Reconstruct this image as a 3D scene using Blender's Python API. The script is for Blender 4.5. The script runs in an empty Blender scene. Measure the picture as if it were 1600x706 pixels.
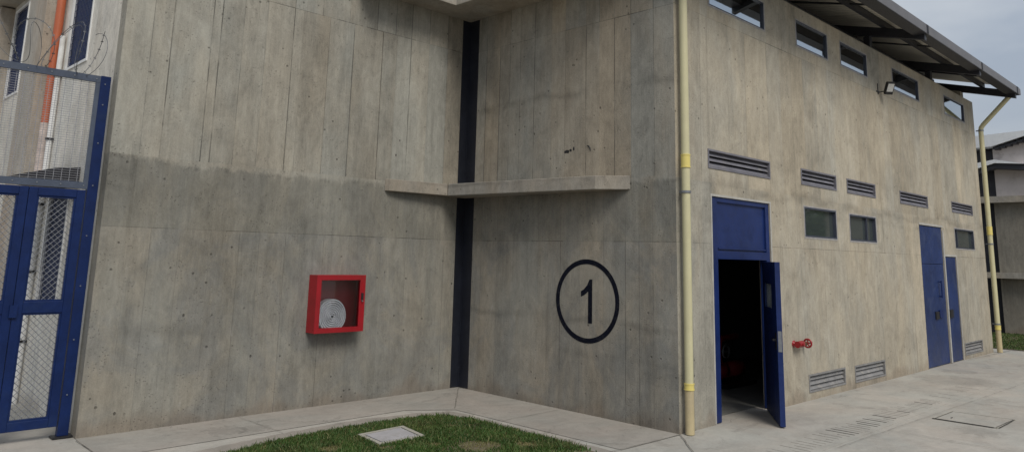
import bpy, bmesh, math, random
from mathutils import Vector, Matrix
random.seed(7)
U = 1.3                     # metres per survey unit: every coordinate below is in survey units
scene = bpy.context.scene
col = scene.collection
R = math.radians

# ------------------------------------------------------------------ mesh helpers
class MB:
    def __init__(s):
        s.v = []; s.f = []; s.sm = []; s.at = {}
    def add(s, vs, fs, smooth=False):
        b = len(s.v); s.v += [tuple(v) for v in vs]
        for f in fs:
            s.f.append([i + b for i in f]); s.sm.append(smooth)
    def box(s, x0, x1, y0, y1, z0, z1):
        vs = [(x, y, z) for x in (x0, x1) for y in (y0, y1) for z in (z0, z1)]
        s.add(vs, [(0,1,3,2),(4,6,7,5),(0,4,5,1),(2,3,7,6),(0,2,6,4),(1,5,7,3)])
        return s
    def obox(s, c, ax, ay, az):            # oriented box: centre and three half-axis vectors
        c, ax, ay, az = map(Vector, (c, ax, ay, az))
        vs = [c + ax*i + ay*j + az*k for i in (-1,1) for j in (-1,1) for k in (-1,1)]
        s.add(vs, [(0,1,3,2),(4,6,7,5),(0,4,5,1),(2,3,7,6),(0,2,6,4),(1,5,7,3)])
        return s
    def tube(s, pts, r, n=12, cap=True, smooth=True):
        pts = [Vector(p) for p in pts]; rings = []
        rr = r if isinstance(r, (list, tuple)) else [r]*len(pts)
        prev = None
        for i, p in enumerate(pts):
            t = (pts[min(i+1, len(pts)-1)] - pts[max(i-1, 0)]).normalized()
            if prev is None:
                a = Vector((0,0,1)) if abs(t.z) < .9 else Vector((1,0,0))
                u = t.cross(a).normalized()
            else:
                u = (prev - t*prev.dot(t)).normalized()
            prev = u; w = t.cross(u)
            rings.append([p + (u*math.cos(2*math.pi*k/n) + w*math.sin(2*math.pi*k/n))*rr[i] for k in range(n)])
        vs = [v for ring in rings for v in ring]; fs = []
        for i in range(len(pts)-1):
            for k in range(n):
                fs.append((i*n+k, i*n+(k+1)%n, (i+1)*n+(k+1)%n, (i+1)*n+k))
        s.add(vs, fs, smooth)
        if cap:
            s.add(rings[0], [tuple(range(n-1,-1,-1))]); s.add(rings[-1], [tuple(range(n))])
        return s
    def prism(s, poly, ext):               # poly: 3-D points in a plane, ext: extrusion vector
        n = len(poly); e = Vector(ext); a = [Vector(p) for p in poly]; b = [p + e for p in a]
        s.add(a + b, [tuple(range(n-1,-1,-1)), tuple(range(n, 2*n))] + [(i, (i+1)%n, n+(i+1)%n, n+i) for i in range(n)])
        return s
    def build(s, name, mat, parent=None, bevel=0, origin=None):
        o0 = Vector(origin) if origin else (Vector(parent['o']) if parent is not None and 'o' in parent else Vector((0,0,0)))
        me = bpy.data.meshes.new(name)
        me.from_pydata([tuple((Vector(v) - o0)*U) for v in s.v], [], s.f)
        me.polygons.foreach_set('use_smooth', s.sm)
        for k, vals in s.at.items():
            a = me.attributes.new(k, 'FLOAT', 'FACE'); a.data.foreach_set('value', vals)
        bm = bmesh.new(); bm.from_mesh(me)
        bmesh.ops.recalc_face_normals(bm, faces=bm.faces)
        bm.to_mesh(me); bm.free(); me.update()
        me.materials.append(mat)
        ob = bpy.data.objects.new(name, me); col.objects.link(ob)
        if parent is not None:
            ob.parent = parent
            if origin: ob.location = (Vector(origin) - Vector(parent['o']))*U
        else: ob.location = o0*U
        if origin: ob['o'] = tuple(o0)
        elif parent is not None and 'o' in parent: ob['o'] = tuple(parent['o'])
        if bevel:
            m = ob.modifiers.new('bevel', 'BEVEL'); m.width = bevel*U; m.segments = 2; m.limit_method = 'ANGLE'
        return ob
def tag(o, label=None, cat=None, group=None, kind=None):
    if label: o['label'] = label
    if cat: o['category'] = cat
    if group: o['group'] = group
    if kind: o['kind'] = kind
    return o
def thing(name, loc, label, cat, group=None):
    o = bpy.data.objects.new(name, None); col.objects.link(o)
    o.location = Vector(loc)*U; o['o'] = tuple(float(c) for c in loc); o.empty_display_size = .2
    return tag(o, label, cat, group)
def copy_tree(o, delta, parent=None):
    c = o.copy(); col.objects.link(c)
    if parent is None: c.location = o.location + Vector(delta)*U
    else: c.parent = parent
    for ch in list(o.children): copy_tree(ch, delta, c)
    return c

# ------------------------------------------------------------------ node helpers
class NT:
    def __init__(s, name):
        s.m = bpy.data.materials.new(name); s.m.use_nodes = True
        s.t = s.m.node_tree; s.t.nodes.clear()
        s.out = s.t.nodes.new('ShaderNodeOutputMaterial')
        s.b = s.t.nodes.new('ShaderNodeBsdfPrincipled')
        s.t.links.new(s.b.outputs[0], s.out.inputs[0])
        s._p = None
    def n(s, typ, **kw):
        nd = s.t.nodes.new(typ)
        for k, v in kw.items(): setattr(nd, k, v)
        return nd
    def link(s, a, b):
        if isinstance(a, (int, float)): b.default_value = a
        elif isinstance(a, tuple):
            b.default_value = a if len(b.default_value) == len(a) else a + (1,)
        else: s.t.links.new(a, b)
    def math(s, op, a, b=0, c=None, clamp=False):
        nd = s.n('ShaderNodeMath', operation=op, use_clamp=clamp)
        s.link(a, nd.inputs[0]); s.link(b, nd.inputs[1])
        if c is not None: s.link(c, nd.inputs[2])
        return nd.outputs[0]
    def mul(s, a, b): return s.math('MULTIPLY', a, b)
    def add(s, a, b): return s.math('ADD', a, b)
    def pos(s):
        if s._p is None:
            g = s.n('ShaderNodeNewGeometry'); v = s.n('ShaderNodeVectorMath', operation='SCALE')
            s.t.links.new(g.outputs['Position'], v.inputs[0]); v.inputs['Scale'].default_value = 1/U
            s._p = v.outputs[0]
        return s._p
    def xyz(s):
        x = s.n('ShaderNodeSeparateXYZ'); s.t.links.new(s.pos(), x.inputs[0]); return x.outputs
    def vec(s, scale, off=(0,0,0)):
        mp = s.n('ShaderNodeMapping'); s.t.links.new(s.pos(), mp.inputs[0])
        mp.inputs['Scale'].default_value = scale; mp.inputs['Location'].default_value = off
        return mp.outputs[0]
    def noise(s, scale, detail=4, rough=.55, off=(0,0,0), dist=0):
        nd = s.n('ShaderNodeTexNoise'); s.t.links.new(s.vec(scale if isinstance(scale, tuple) else (scale,)*3, off), nd.inputs['Vector'])
        nd.inputs['Scale'].default_value = 1; nd.inputs['Detail'].default_value = detail
        nd.inputs['Roughness'].default_value = rough; nd.inputs['Distortion'].default_value = dist
        return nd.outputs[0]
    def vor(s, scale, off=(0,0,0), feat='F1', rnd=1):
        nd = s.n('ShaderNodeTexVoronoi', feature=feat); s.t.links.new(s.vec(scale if isinstance(scale, tuple) else (scale,)*3, off), nd.inputs['Vector'])
        nd.inputs['Scale'].default_value = 1; nd.inputs['Randomness'].default_value = rnd
        return nd.outputs
    def step(s, v, a, b):       # smooth 0..1 from a to b
        nd = s.n('ShaderNodeMapRange', interpolation_type='SMOOTHSTEP'); s.link(v, nd.inputs[0])
        nd.inputs[1].default_value = a; nd.inputs[2].default_value = b
        return nd.outputs[0]
    def lin(s, v, a, b, c, d):
        nd = s.n('ShaderNodeMapRange'); s.link(v, nd.inputs[0])
        for i, q in enumerate((a, b, c, d)): nd.inputs[i+1].default_value = q
        return nd.outputs[0]
    def mix(s, f, a, b, mode='MIX'):
        nd = s.n('ShaderNodeMix', data_type='RGBA', blend_type=mode)
        s.link(f, nd.inputs[0]); s.link(a, nd.inputs[6]); s.link(b, nd.inputs[7]); return nd.outputs[2]
    def scale(s, c, f):          # colour times a value
        nd = s.n('ShaderNodeVectorMath', operation='SCALE'); s.link(c, nd.inputs[0]); s.link(f, nd.inputs['Scale']); return nd.outputs[0]
    def attr(s, name): return s.n('ShaderNodeAttribute', attribute_name=name).outputs['Fac']
    def bump(s, h, dist, strength=1):
        nd = s.n('ShaderNodeBump'); nd.inputs['Strength'].default_value = strength; nd.inputs['Distance'].default_value = dist
        s.link(h, nd.inputs['Height']); s.t.links.new(nd.outputs[0], s.b.inputs['Normal'])
    def fin(s, colr, rough=.8, metal=0, spec=.5, **kw):
        s.link(colr, s.b.inputs['Base Color']); s.link(rough, s.b.inputs['Roughness'])
        s.b.inputs['Metallic'].default_value = metal; s.b.inputs['Specular IOR Level'].default_value = spec
        for k, v in kw.items(): s.b.inputs[k].default_value = v
        return s.m

def concrete(name, cool, warm, hsmears=(), joint=None, vert=True, streak=1.0, gloss=.85, warmth=0.0, base_rust=True, lower=.2):
    """board-marked cast concrete; tint / warm / seam come with each face of the wall"""
    m = NT(name); x, y, z = m.xyz()
    vs = .22 if vert else 1
    warp = m.noise(1.3, 3)
    n_board = m.noise((2.6, 2.6, 2.6*vs), 5, .6, dist=.3)
    n_streak = m.noise((17, 17, 17*vs*.28), 5, .65, (3,1,0))
    n_fine = m.noise((70, 70, 70*vs*.35), 3, .6, (7,2,0))
    n_big = m.noise((.8, .8, .55), 4, .6, (1,5,2), .6)
    n_blot = m.noise((3.2, 3.2, 2.2), 6, .7, (9,4,2), .9)
    n_grain = m.noise(95, 3, .7); n_patch = m.noise((11, 11, 6), 6, .75, (6,6,6), 1.1)
    n_hue = m.noise((1.5, 1.5, .5), 4, .6, (20,3,1), .5)
    v = m.lin(n_board, .3, .7, -.07*streak, .07*streak)
    for nn, amp in ((n_streak, .09*streak), (n_fine, .06*streak), (n_big, .13), (n_blot, .19), (n_patch, .14), (n_grain, .12)):
        v = m.add(v, m.lin(nn, .28, .72, -amp, amp))
    v = m.add(v, m.attr('tint')); v = m.add(v, 1)
    w = m.math('ADD', m.lin(n_hue, .35, .65, .1, .85), m.add(m.attr('warm'), warmth), clamp=True)
    c = m.mix(w, cool, warm)
    # dark runs of dirt
    runs = m.mul(m.step(m.noise((9, 9, .5), 4, .6, (4,8,1)), .56, .74), m.step(n_big, .42, .6))
    v = m.mul(v, m.lin(runs, 0, 1, 1, .8))
    # pale lime bloom
    pale = m.mul(m.step(m.noise((5, 5, 1.3), 6, .75, (13,1,6), 1.2), .6, .72), m.step(n_blot, .45, .62))
    c = m.mix(m.mul(pale, .45), c, (.42, .41, .385))
    # smears along construction joints
    for (zz, wd, st, off) in hsmears:
        d = m.math('ABSOLUTE', m.add(m.add(z, -zz), m.lin(m.noise((1.1, 1.1, .2), 4, .6, (off, 0, 0)), .3, .7, -wd*.9, wd*.9)))
        band = m.mul(m.lin(d, 0, wd, 1, 0), m.step(m.noise((1.6, 1.6, 4), 4, .6, (off, 9, 2)), .36, .62))
        v = m.mul(v, m.lin(band, 0, 1, 1, 1-st))
    if joint:                     # damp cement-washed band between two heights
        z0, z1, st = joint
        nz = m.lin(m.noise((.9, .9, .1), 5, .62, (2, 2, 0)), .3, .7, -.07, .07)
        zz = m.add(z, nz)
        below = m.step(m.add(zz, m.lin(n_patch, .3, .7, -.03, .03)), z1+.035, z1-.035); lo = m.lin(z, z0-.01, z0+.01, 0, 1)
        v = m.mul(v, m.lin(m.mul(below, lo), 0, 1, 1, 1-st))
        v = m.mul(v, m.lin(below, 0, 1, 1, 1-lower))
        c = m.mix(m.mul(below, m.mul(m.step(m.noise((1.4,1.4,.9), 6, .7, (11,3,5), 1.2), .42, .62), .5)), c, (.2,.205,.2))
        edge = m.mul(m.step(m.math('ABSOLUTE', m.add(zz, -z1)), .035, .0), m.step(m.noise((3, 3, 3), 3), .42, .6))
        v = m.mul(v, m.lin(edge, 0, 1, 1, .8))
        c = m.mix(m.mul(m.mul(below, lo), .35), c, (.235, .225, .185))
    # seams: broken thin dark lines
    br = m.step(m.noise((4, 4, 1.6), 5, .7, (2,6,9)), .38, .56)
    seam = m.mul(m.attr('seam'), m.lin(br, 0, 1, .25, 1))
    v = m.mul(v, m.lin(seam, 0, 1, 1, .25))
    # grout stain alongside and pores
    vo = m.vor(9, (1.7, .3, .9)); pit = m.mul(m.step(vo[0], .13, .07), m.step(m.noise(2.1, 2, .5, (4,4,4)), .5, .58))
    vo2 = m.vor((2.5, 2.5, 1.9), (.4, 1.3, .2)); tie = m.mul(m.step(vo2[0], .032, .02), 1)
    vo3 = m.vor(34, (1.2, 7, 3)); pore = m.mul(m.step(vo3[0], .24, .12), m.step(m.noise(5, 2, .5, (1,2,8)), .47, .58))
    holes = m.math('MAXIMUM', m.math('MAXIMUM', m.mul(pit, .75), tie), m.mul(pore, .45))
    v = m.mul(v, m.lin(holes, 0, 1, 1, .4))
    if base_rust:
        rb = m.mul(m.step(m.add(z, m.lin(m.noise((2.2,2.2,1), 4), .3, .7, -.12, .12)), .16, .0), .35)
        c = m.mix(rb, c, (.27, .205, .15)); v = m.mul(v, m.lin(rb, 0, .35, 1, .88))
    h = m.add(m.mul(n_fine, .25), m.add(m.mul(n_grain, .35), m.mul(n_streak, .5)))
    h = m.add(h, m.mul(seam, -1.6)); h = m.add(h, m.mul(holes, -1.3)); h = m.add(h, m.mul(n_blot, .8))
    m.bump(h, .006*U, .8)
    return m.fin(m.scale(c, v), gloss, 0, .35)

def flat(name, c, rough=.5, metal=0, var=.08, nscale=6, spec=.5, dirt=None, bump=0, dscale=3):
    m = NT(name)
    n1 = m.noise(nscale, 5, .6); n2 = m.noise(nscale*9, 3, .6, (3,3,3))
    v = m.add(m.lin(n1, .3, .7, 1-var, 1+var), m.lin(n2, .3, .7, -var*.4, var*.4))
    cc = m.scale(c, v)
    if dirt:
        f = m.mul(m.step(m.noise(dscale, 6, .7, (5,1,2), .5), .5, .68), .6)
        cc = m.mix(f, cc, dirt)
    if bump: m.bump(m.add(n1, m.mul(n2, .5)), bump)
    return m.fin(cc, m.lin(n2, .3, .7, rough*.85, min(1, rough*1.15)), metal, spec)

M = {}
M['A'] = concrete('board_concrete_recess', (.262,.258,.228), (.302,.273,.22), [(.85,.1,.12,0)], (1.77, 2.35, .035), warmth=-.05, streak=1.15)  # darker base than the long wall: recess shade put into the colour
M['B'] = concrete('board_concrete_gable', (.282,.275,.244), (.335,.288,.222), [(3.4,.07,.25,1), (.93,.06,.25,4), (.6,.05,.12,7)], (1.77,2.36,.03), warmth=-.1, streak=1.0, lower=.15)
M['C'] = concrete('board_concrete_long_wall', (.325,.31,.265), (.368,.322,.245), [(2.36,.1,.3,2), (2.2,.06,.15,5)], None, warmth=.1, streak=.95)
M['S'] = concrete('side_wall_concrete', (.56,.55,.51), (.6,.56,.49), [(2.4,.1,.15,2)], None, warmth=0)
M['pil'] = concrete('pilaster_concrete', (.34,.325,.29), (.33,.27,.21), [], None, warmth=.1)
M['slab'] = concrete('ledge_concrete', (.285,.275,.25), (.32,.275,.215), [(2.425,.03,.3,3)], None, False, .5)
M['far'] = concrete('neighbour_concrete', (.2,.19,.165), (.22,.2,.165), [], None)
M['pink'] = flat('pale_pink_plaster', (.58,.53,.51), .85, var=.08, nscale=2, dirt=(.36,.32,.3))
M['navy'] = flat('navy_paint_strip', (.0085,.0105,.018), .5, var=.3, nscale=5, dirt=(.02,.022,.03), dscale=4)
M['numeral'] = flat('navy_stencil_paint', (.005,.006,.013), .8, var=.2, spec=.1, dirt=(.03,.031,.034), dscale=22)
M['blue'] = flat('blue_door_enamel', (.008,.021,.098), .42, spec=.35, var=.3, nscale=1.6, dirt=(.014,.03,.115), bump=.002)
M['blue2'] = flat('weathered_blue_steel', (.010,.027,.105), .45, var=.3, nscale=1.5, dirt=(.035,.055,.13), bump=.002)
M['gateblue'] = flat('gate_blue_enamel', (.005,.017,.08), .42, spec=.25, var=.2, nscale=8, dirt=(.012,.026,.08))
M['trim'] = flat('pale_mortar', (.38,.37,.34), .9, var=.15, nscale=9)
M['margin'] = flat('lilac_grey_plaster', (.3,.29,.285), .9, var=.22, nscale=12, dirt=(.34,.31,.25), dscale=7)
M['grey'] = flat('grey_painted_louvre', (.15,.147,.17), .55, var=.2, nscale=7, dirt=(.2,.19,.18), dscale=7)
M['greylow'] = flat('pale_louvre', (.2,.198,.198), .6, var=.2, nscale=7, dirt=(.33,.31,.28), dscale=6)  # paler grey than the upper louvres
M['frame'] = flat('window_frame_dark', (.045,.052,.075), .4, var=.15)
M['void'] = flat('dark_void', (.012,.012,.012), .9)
M['inner'] = flat('dim_room_plaster', (.10,.10,.094), .9, var=.1)  # darkened plaster, the room's shade is in the colour
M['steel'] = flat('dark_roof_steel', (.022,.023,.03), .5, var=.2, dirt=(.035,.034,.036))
M['gutter'] = flat('grey_gutter_steel', (.115,.112,.118), .5, var=.1, dirt=(.14,.13,.13))
M['galv'] = flat('galvanised_wire', (.22,.23,.25), .45, .6, var=.15, nscale=30)
M['wire'] = flat('dull_wire', (.12,.125,.13), .5, .5, var=.2, nscale=30)
M['wirelt'] = flat('woven_wire', (.27,.27,.29), .5, .3, var=.15, nscale=30)
M['cream'] = flat('cream_pvc_pipe', (.52,.485,.30), .42, var=.06, dirt=(.5,.46,.3), dscale=2)
M['yellow'] = flat('yellow_pvc_coupling', (.66,.55,.17), .4, var=.05)
M['tan'] = flat('tan_pipe_foot', (.47,.39,.23), .55, var=.1, dirt=(.36,.3,.2))
M['orange'] = flat('orange_pvc_pipe', (.4,.1,.04), .5, var=.1)
M['white'] = flat('white_paint', (.66,.66,.65), .5, var=.08, dirt=(.5,.48,.45))
M['red'] = flat('fire_red_enamel', (.29,.007,.013), .32, var=.13, nscale=5, dirt=(.24,.02,.02))
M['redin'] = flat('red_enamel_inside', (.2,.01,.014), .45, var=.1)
M['black'] = flat('black_metal', (.015,.015,.017), .45, var=.15)
M['lens'] = flat('floodlight_lens', (.6,.6,.58), .3, var=.12, nscale=40)
M['hose'] = flat('white_canvas_hose', (.88,.89,.9), .8, var=.08, nscale=20)
M['brass'] = flat('dull_brass', (.16,.12,.06), .45, .7, var=.2)
M['cover'] = flat('light_cover_concrete', (.34,.33,.34), .75, var=.12, nscale=9, dirt=(.27,.255,.235), dscale=6, bump=.003)
M['coverrim'] = flat('cover_rim_concrete', (.33,.315,.27), .85, var=.14, nscale=9, bump=.004)
M['slot'] = flat('dirt_filled_slot', (.05,.047,.042), .95, var=.4, nscale=12)
M['slotlt'] = flat('grit_filled_slot', (.19,.178,.158), .95, var=.4, nscale=12)
M['roofwhite'] = flat('white_roof_sheet', (.66,.68,.7), .5, var=.06, dirt=(.5,.5,.5))
M['bark'] = flat('bark', (.09,.065,.045), .9, var=.3)

def glass_mat(name, tint, rough, ior=1.5, alpha=1):
    m = NT(name); n = m.noise(1.3, 3)
    m.bump(n, .004, .25)
    return m.fin(tint, rough, 0, .5, IOR=ior)
M['glass'] = glass_mat('reflective_window_glass', (.55,.6,.64), .03, 1.5); M['glass'].node_tree.nodes['Principled BSDF'].inputs['Metallic'].default_value = 1
M['glasslow'] = glass_mat('green_tinted_window_glass', (.045,.056,.055), .04, 2.5)
def clear_mat():
    m = NT('clear_cabinet_glass'); t = m.t
    tr = m.n('ShaderNodeBsdfTransparent'); tr.inputs[0].default_value = (.97,.97,.98,1)
    gl = m.n('ShaderNodeBsdfGlossy'); gl.inputs['Roughness'].default_value = .05
    fr = m.n('ShaderNodeFresnel'); fr.inputs[0].default_value = 1.45
    mx = m.n('ShaderNodeMixShader')
    t.links.new(fr.outputs[0], mx.inputs[0]); t.links.new(tr.outputs[0], mx.inputs[1]); t.links.new(gl.outputs[0], mx.inputs[2])
    t.links.new(mx.outputs[0], m.out.inputs[0]); return m.m
M['clear'] = clear_mat()
def sheet_mat():
    m = NT('corrugated_roof_sheet'); x, y, z = m.xyz()
    w = m.math('SINE', m.mul(x, 2*math.pi/.12))
    n = m.noise(4, 4)
    m.bump(w, .02, 1)
    return m.fin(m.scale((.72,.68,.58), m.add(m.lin(n, .3, .7, .9, 1.08), m.mul(w, .12))), .5, .1)
M['sheet'] = sheet_mat()
def hose_mat():
    return M['hose']
def ground_mat(name, c1, c2, damp, dark=1.0):
    m = NT(name); x, y, z = m.xyz()
    n1 = m.noise(.7, 5, .6, dist=.7); n2 = m.noise((3, 5, 3), 6, .68, (4,4,0), .8); n3 = m.noise(40, 3, .7); n4 = m.noise((14, 9, 9), 5, .7, (1,9,0))
    v = m.add(m.lin(n1, .3, .7, .87, 1.1), m.add(m.lin(n2, .3, .7, -.11, .1), m.add(m.lin(n3, .3, .7, -.06, .06), m.lin(n4, .3, .7, -.05, .05))))
    c = m.mix(m.lin(m.noise(1.1, 4, .6, (8,2,0), .5), .35, .65, 0, 1), c1, c2)
    st = m.mul(m.step(m.noise((1.7, 2.2, 1), 6, .75, (5,7,0), 1.1), .56, .66), .22)
    v = m.mul(v, m.lin(st, 0, 1, 1, 0.2))
    vo = m.vor((7, 7, 7)); sp = m.mul(m.step(vo[0], .09, .05), m.step(m.noise(1.4, 2, .5, (2,2,2)), .5, .6))
    v = m.mul(v, m.lin(sp, 0, 1, 1, .6))
    for (px_, py_, pr_) in damp:
        dd_ = m.math('SQRT', m.add(m.math('POWER', m.add(x, -px_), 2), m.math('POWER', m.add(y, -py_), 2)))
        v = m.mul(v, m.lin(m.step(m.add(dd_, m.lin(n4, .3, .7, -.1, .1)), pr_, pr_*.7), 0, 1, 1, .84))
    # hairline cracks
    wv = m.noise(2.3, 5, .6, (3,3,3)); vc = m.n('ShaderNodeTexVoronoi', feature='DISTANCE_TO_EDGE')
    mp = m.n('ShaderNodeVectorMath', operation='ADD'); m.t.links.new(m.vec((.55,.8,.5)), mp.inputs[0])
    cv = m.n('ShaderNodeCombineXYZ'); m.link(m.mul(wv, .5), cv.inputs[0]); m.link(m.mul(m.noise(1.9, 5, .6, (9,1,3)), .5), cv.inputs[1])
    m.t.links.new(cv.outputs[0], mp.inputs[1]); m.t.links.new(mp.outputs[0], vc.inputs['Vector']); vc.inputs['Scale'].default_value = 1
    cr = m.mul(m.step(vc.outputs[0], .004, .001), m.step(m.noise(1.0, 3, .5, (6,6,6)), .52, .62))
    v = m.mul(v, m.lin(cr, 0, 1, 1, .7))
    m.bump(m.add(m.mul(n2, 1), m.add(m.mul(n3, .3), m.add(m.mul(n4, .5), m.mul(cr, -1)))), .006, .7)
    return m.fin(m.scale(c, m.mul(v, dark)), .8, 0, .35)
M['ground'] = ground_mat('yard_concrete', (.35,.342,.312), (.372,.34,.3), ((8.9,2.35,.25),(12.5,3.5,.6),(13.6,3.8,.3)))
M['walk'] = ground_mat('walkway_concrete', (.345,.33,.298), (.372,.336,.298), ((3.25,6.85,.2),(3.5,6.75,.15)), .83)
M['band'] = ground_mat('stained_edge_band', (.27,.25,.22), (.325,.29,.255), (), .92)
M['joint'] = flat('joint_line', (.17,.157,.135), .95, var=.4, nscale=14)
M['earth'] = flat('bare_earth', (.12,.1,.06), .95, var=.3, nscale=6, bump=.01)
def grass_mat(name, dark, light, dry):
    m = NT(name)
    n = m.noise(3.5, 4); rnd = m.attr('tint')
    c = m.mix(m.lin(n, .35, .65, 0, 1), dark, light); c = m.mix(rnd, c, dry)
    return m.fin(c, .6, 0, .3)
M['grass'] = grass_mat('lawn_grass', (.022,.058,.010), (.046,.1,.017), (.19,.16,.07))
M['leaf'] = grass_mat('tree_leaf', (.025,.05,.012), (.06,.1,.03), (.06,.1,.03))

# ------------------------------------------------------------------ wall builder
def wall(name, mat, parent, axis, val, u0, u1, z0, z1, bands, openings=(), thick=.15, sgn=-1, sw=.0085, seed=1, tints=None, tk=1):
    """axis 'y': wall in plane y=val seen from -y side.  axis 'x': plane x=val seen from -x side.
       bands = [(zlo, zhi, [seam positions], strength)], joints at band limits"""
    rnd = random.Random(seed)
    us = {u0, u1}; zs = {z0, z1}
    seams = []                                    # (u, zlo, zhi, strength)
    for (a, b, ss, st) in bands:
        for u in ss: 
            k = st*rnd.choice([.25,.5,.8,1,.6,1]); seams.append((u, a, b, k)); us |= {u - sw*.5*(.5+k), u + sw*.5*(.5+k)}
        zs |= {a, b}
    js = [b for (a, b, ss, st) in bands if b < z1-.01 and not 2.35 < b < 2.45]
    for j in js: zs |= {j - sw*.4, j + sw*.4}
    for (a, b, c, d) in openings: us |= {a, b}; zs |= {c, d}
    us = sorted(u for u in us if u0-1e-6 <= u <= u1+1e-6); zs = sorted(z for z in zs if z0-1e-6 <= z <= z1+1e-6)
    def dd(l):
        o = [l[0]]
        for q in l[1:]:
            if q - o[-1] > 1e-4: o.append(q)
        return o
    us = dd(us); zs = dd(zs)
    P = (lambda u, d, z: (u, val + d, z)) if axis == 'y' else (lambda u, d, z: (val + d, u, z))
    mb = MB(); tint = []; warm = []; seam = []
    def inside(u, z): return any(a < u < b and c < z < d for (a, b, c, d) in openings)
    cache = {}
    def board(u, z):
        for bi, (a, b, ss, st) in enumerate(bands):
            if a <= z <= b:
                k = sum(1 for s in ss if s < u); key = (bi, k)
                if key not in cache: hi = 1 if a >= 2.3 else .45; cache[key] = ((rnd.random()-.5)*.2*hi*tk, (rnd.random()-.5)*.6*hi)
                t, w = cache[key]
                if tints:
                    for (ua, ub, za, zb, dt, dw) in tints:
                        if ua < u < ub and za < z < zb: t += dt; w += dw
                return t, w
        return 0, 0
    jst = {j: [rnd.random() for _ in range(60)] for j in js}
    for i in range(len(us)-1):
        for k in range(len(zs)-1):
            uc = (us[i]+us[i+1])/2; zc = (zs[k]+zs[k+1])/2
            if inside(uc, zc): continue
            a, b, c, d = us[i], us[i+1], zs[k], zs[k+1]
            mb.add([P(a,0,c), P(b,0,c), P(b,0,d), P(a,0,d)], [(0,1,2,3)])
            t, w = board(uc, zc); s = 0
            for (u, p, q_, st) in seams:
                if abs(uc-u) < sw*.5*(.5+st) and p < zc < q_: s = max(s, st)
            for j in js:
                if abs(zc-j) < sw*.4: s = max(s, .25 + .75*jst[j][int(uc*1.8) % 60])
            tint.append(t); warm.append(w); seam.append(s)
    def quad(p): mb.add(p, [(0,1,2,3)]); tint.append(0.); warm.append(0.); seam.append(0.)
    T = thick
    quad([P(u0,0,z0), P(u0,T,z0), P(u0,T,z1), P(u0,0,z1)]); quad([P(u1,0,z0), P(u1,T,z0), P(u1,T,z1), P(u1,0,z1)])
    quad([P(u0,0,z1), P(u1,0,z1), P(u1,T,z1), P(u0,T,z1)])
    # back, split around openings
    bu = dd(sorted({u0, u1} | {o[0] for o in openings} | {o[1] for o in openings})); bz = dd(sorted({z0, z1} | {o[2] for o in openings} | {o[3] for o in openings}))
    for i in range(len(bu)-1):
        for k in range(len(bz)-1):
            if inside((bu[i]+bu[i+1])/2, (bz[k]+bz[k+1])/2): continue
            quad([P(bu[i],T,bz[k]), P(bu[i+1],T,bz[k]), P(bu[i+1],T,bz[k+1]), P(bu[i],T,bz[k+1])])
    for (a, b, c, d) in openings:
        quad([P(a,0,c), P(a,T,c), P(a,T,d), P(a,0,d)]); quad([P(b,0,c), P(b,T,c), P(b,T,d), P(b,0,d)])
        quad([P(a,0,d), P(b,0,d), P(b,T,d), P(a,T,d)])
        if c > z0: quad([P(a,0,c), P(b,0,c), P(b,T,c), P(a,T,c)])
    mb.at = {'tint': tint, 'warm': warm, 'seam': seam}
    return mb.build(name, mat, parent)

yA, xB, yC = 7.323, 6.396, 4.173
def spaced(a, b, lo, hi, seed):
    r = random.Random(seed); o = []; u = a + r.uniform(lo, hi)
    while u < b - .08: o.append(round(u, 3)); u += r.uniform(lo, hi)
    return o

bld = thing('concrete_building', (6.396, 7.323, 0), 'large grey board-marked concrete building with blue doors, louvres and a dark eave', 'building')

# recessed wall, facing the lawn
A_up = [2.42, 2.60, 2.98, 3.07, 3.30, 3.55, 3.86, 3.97, 4.30, 4.62, 5.02, 5.23, 5.44, 5.72, 6.02]
A_lo = [2.41, 2.60, 2.86, 3.16, 3.45, 3.66, 3.95, 4.4, 4.75, 5.15, 5.5, 5.82, 6.08]
A_top = [2.42, 2.66, 2.98, 3.4, 3.86, 4.2, 4.55, 4.93, 5.2, 5.44, 5.72, 6.02]
wall('wall', M['A'], bld, 'y', yA, 2.17, xB+.003, 0, 5.6,
     [(0, 1.77, A_lo, .42), (1.77, 2.42, A_lo[::2], .22), (2.42, 4.19, A_up, .8), (4.19, 5.6, A_top, .7)], seed=3,
     tints=[(2.1,2.6,0,1.77,.02,.2), (5.72,6.02,2.42,4.19,.1,-.5), (6.02,6.4,2.42,5.6,-.12,.5), (5.0,5.23,2.42,4.19,-.06,.3), (2.17,2.42,2.42,4.2,.06,.1)])
# gable side facing the corner
B_lo = [7.14-1.9+.0] and [4.45, 4.62, 4.79, 5.07, 5.40, 5.68, 6.02, 6.35, 6.70, 6.98]
B_up = [4.42, 4.71, 4.93, 5.14, 5.33, 5.64, 5.85, 6.13, 6.37, 6.55, 6.73, 6.98]
wall('wall', M['B'], bld, 'x', xB, yC+.0012, yA-.002, 0, 5.0,
     [(0, 1.77, B_lo, .6), (1.77, 2.42, B_lo, .35), (2.42, 4.19, B_up, .75), (4.19, 5.0, B_up, .6)], seed=8,
     tints=[(4.71,4.93,2.9,5,-.04,.4), (4.93,5.14,2.95,5,-.05,2.2), (4.17,4.42,0,5,.04,.0), (6.98,7.3,2.4,4.7,-.05,.2)])
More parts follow.
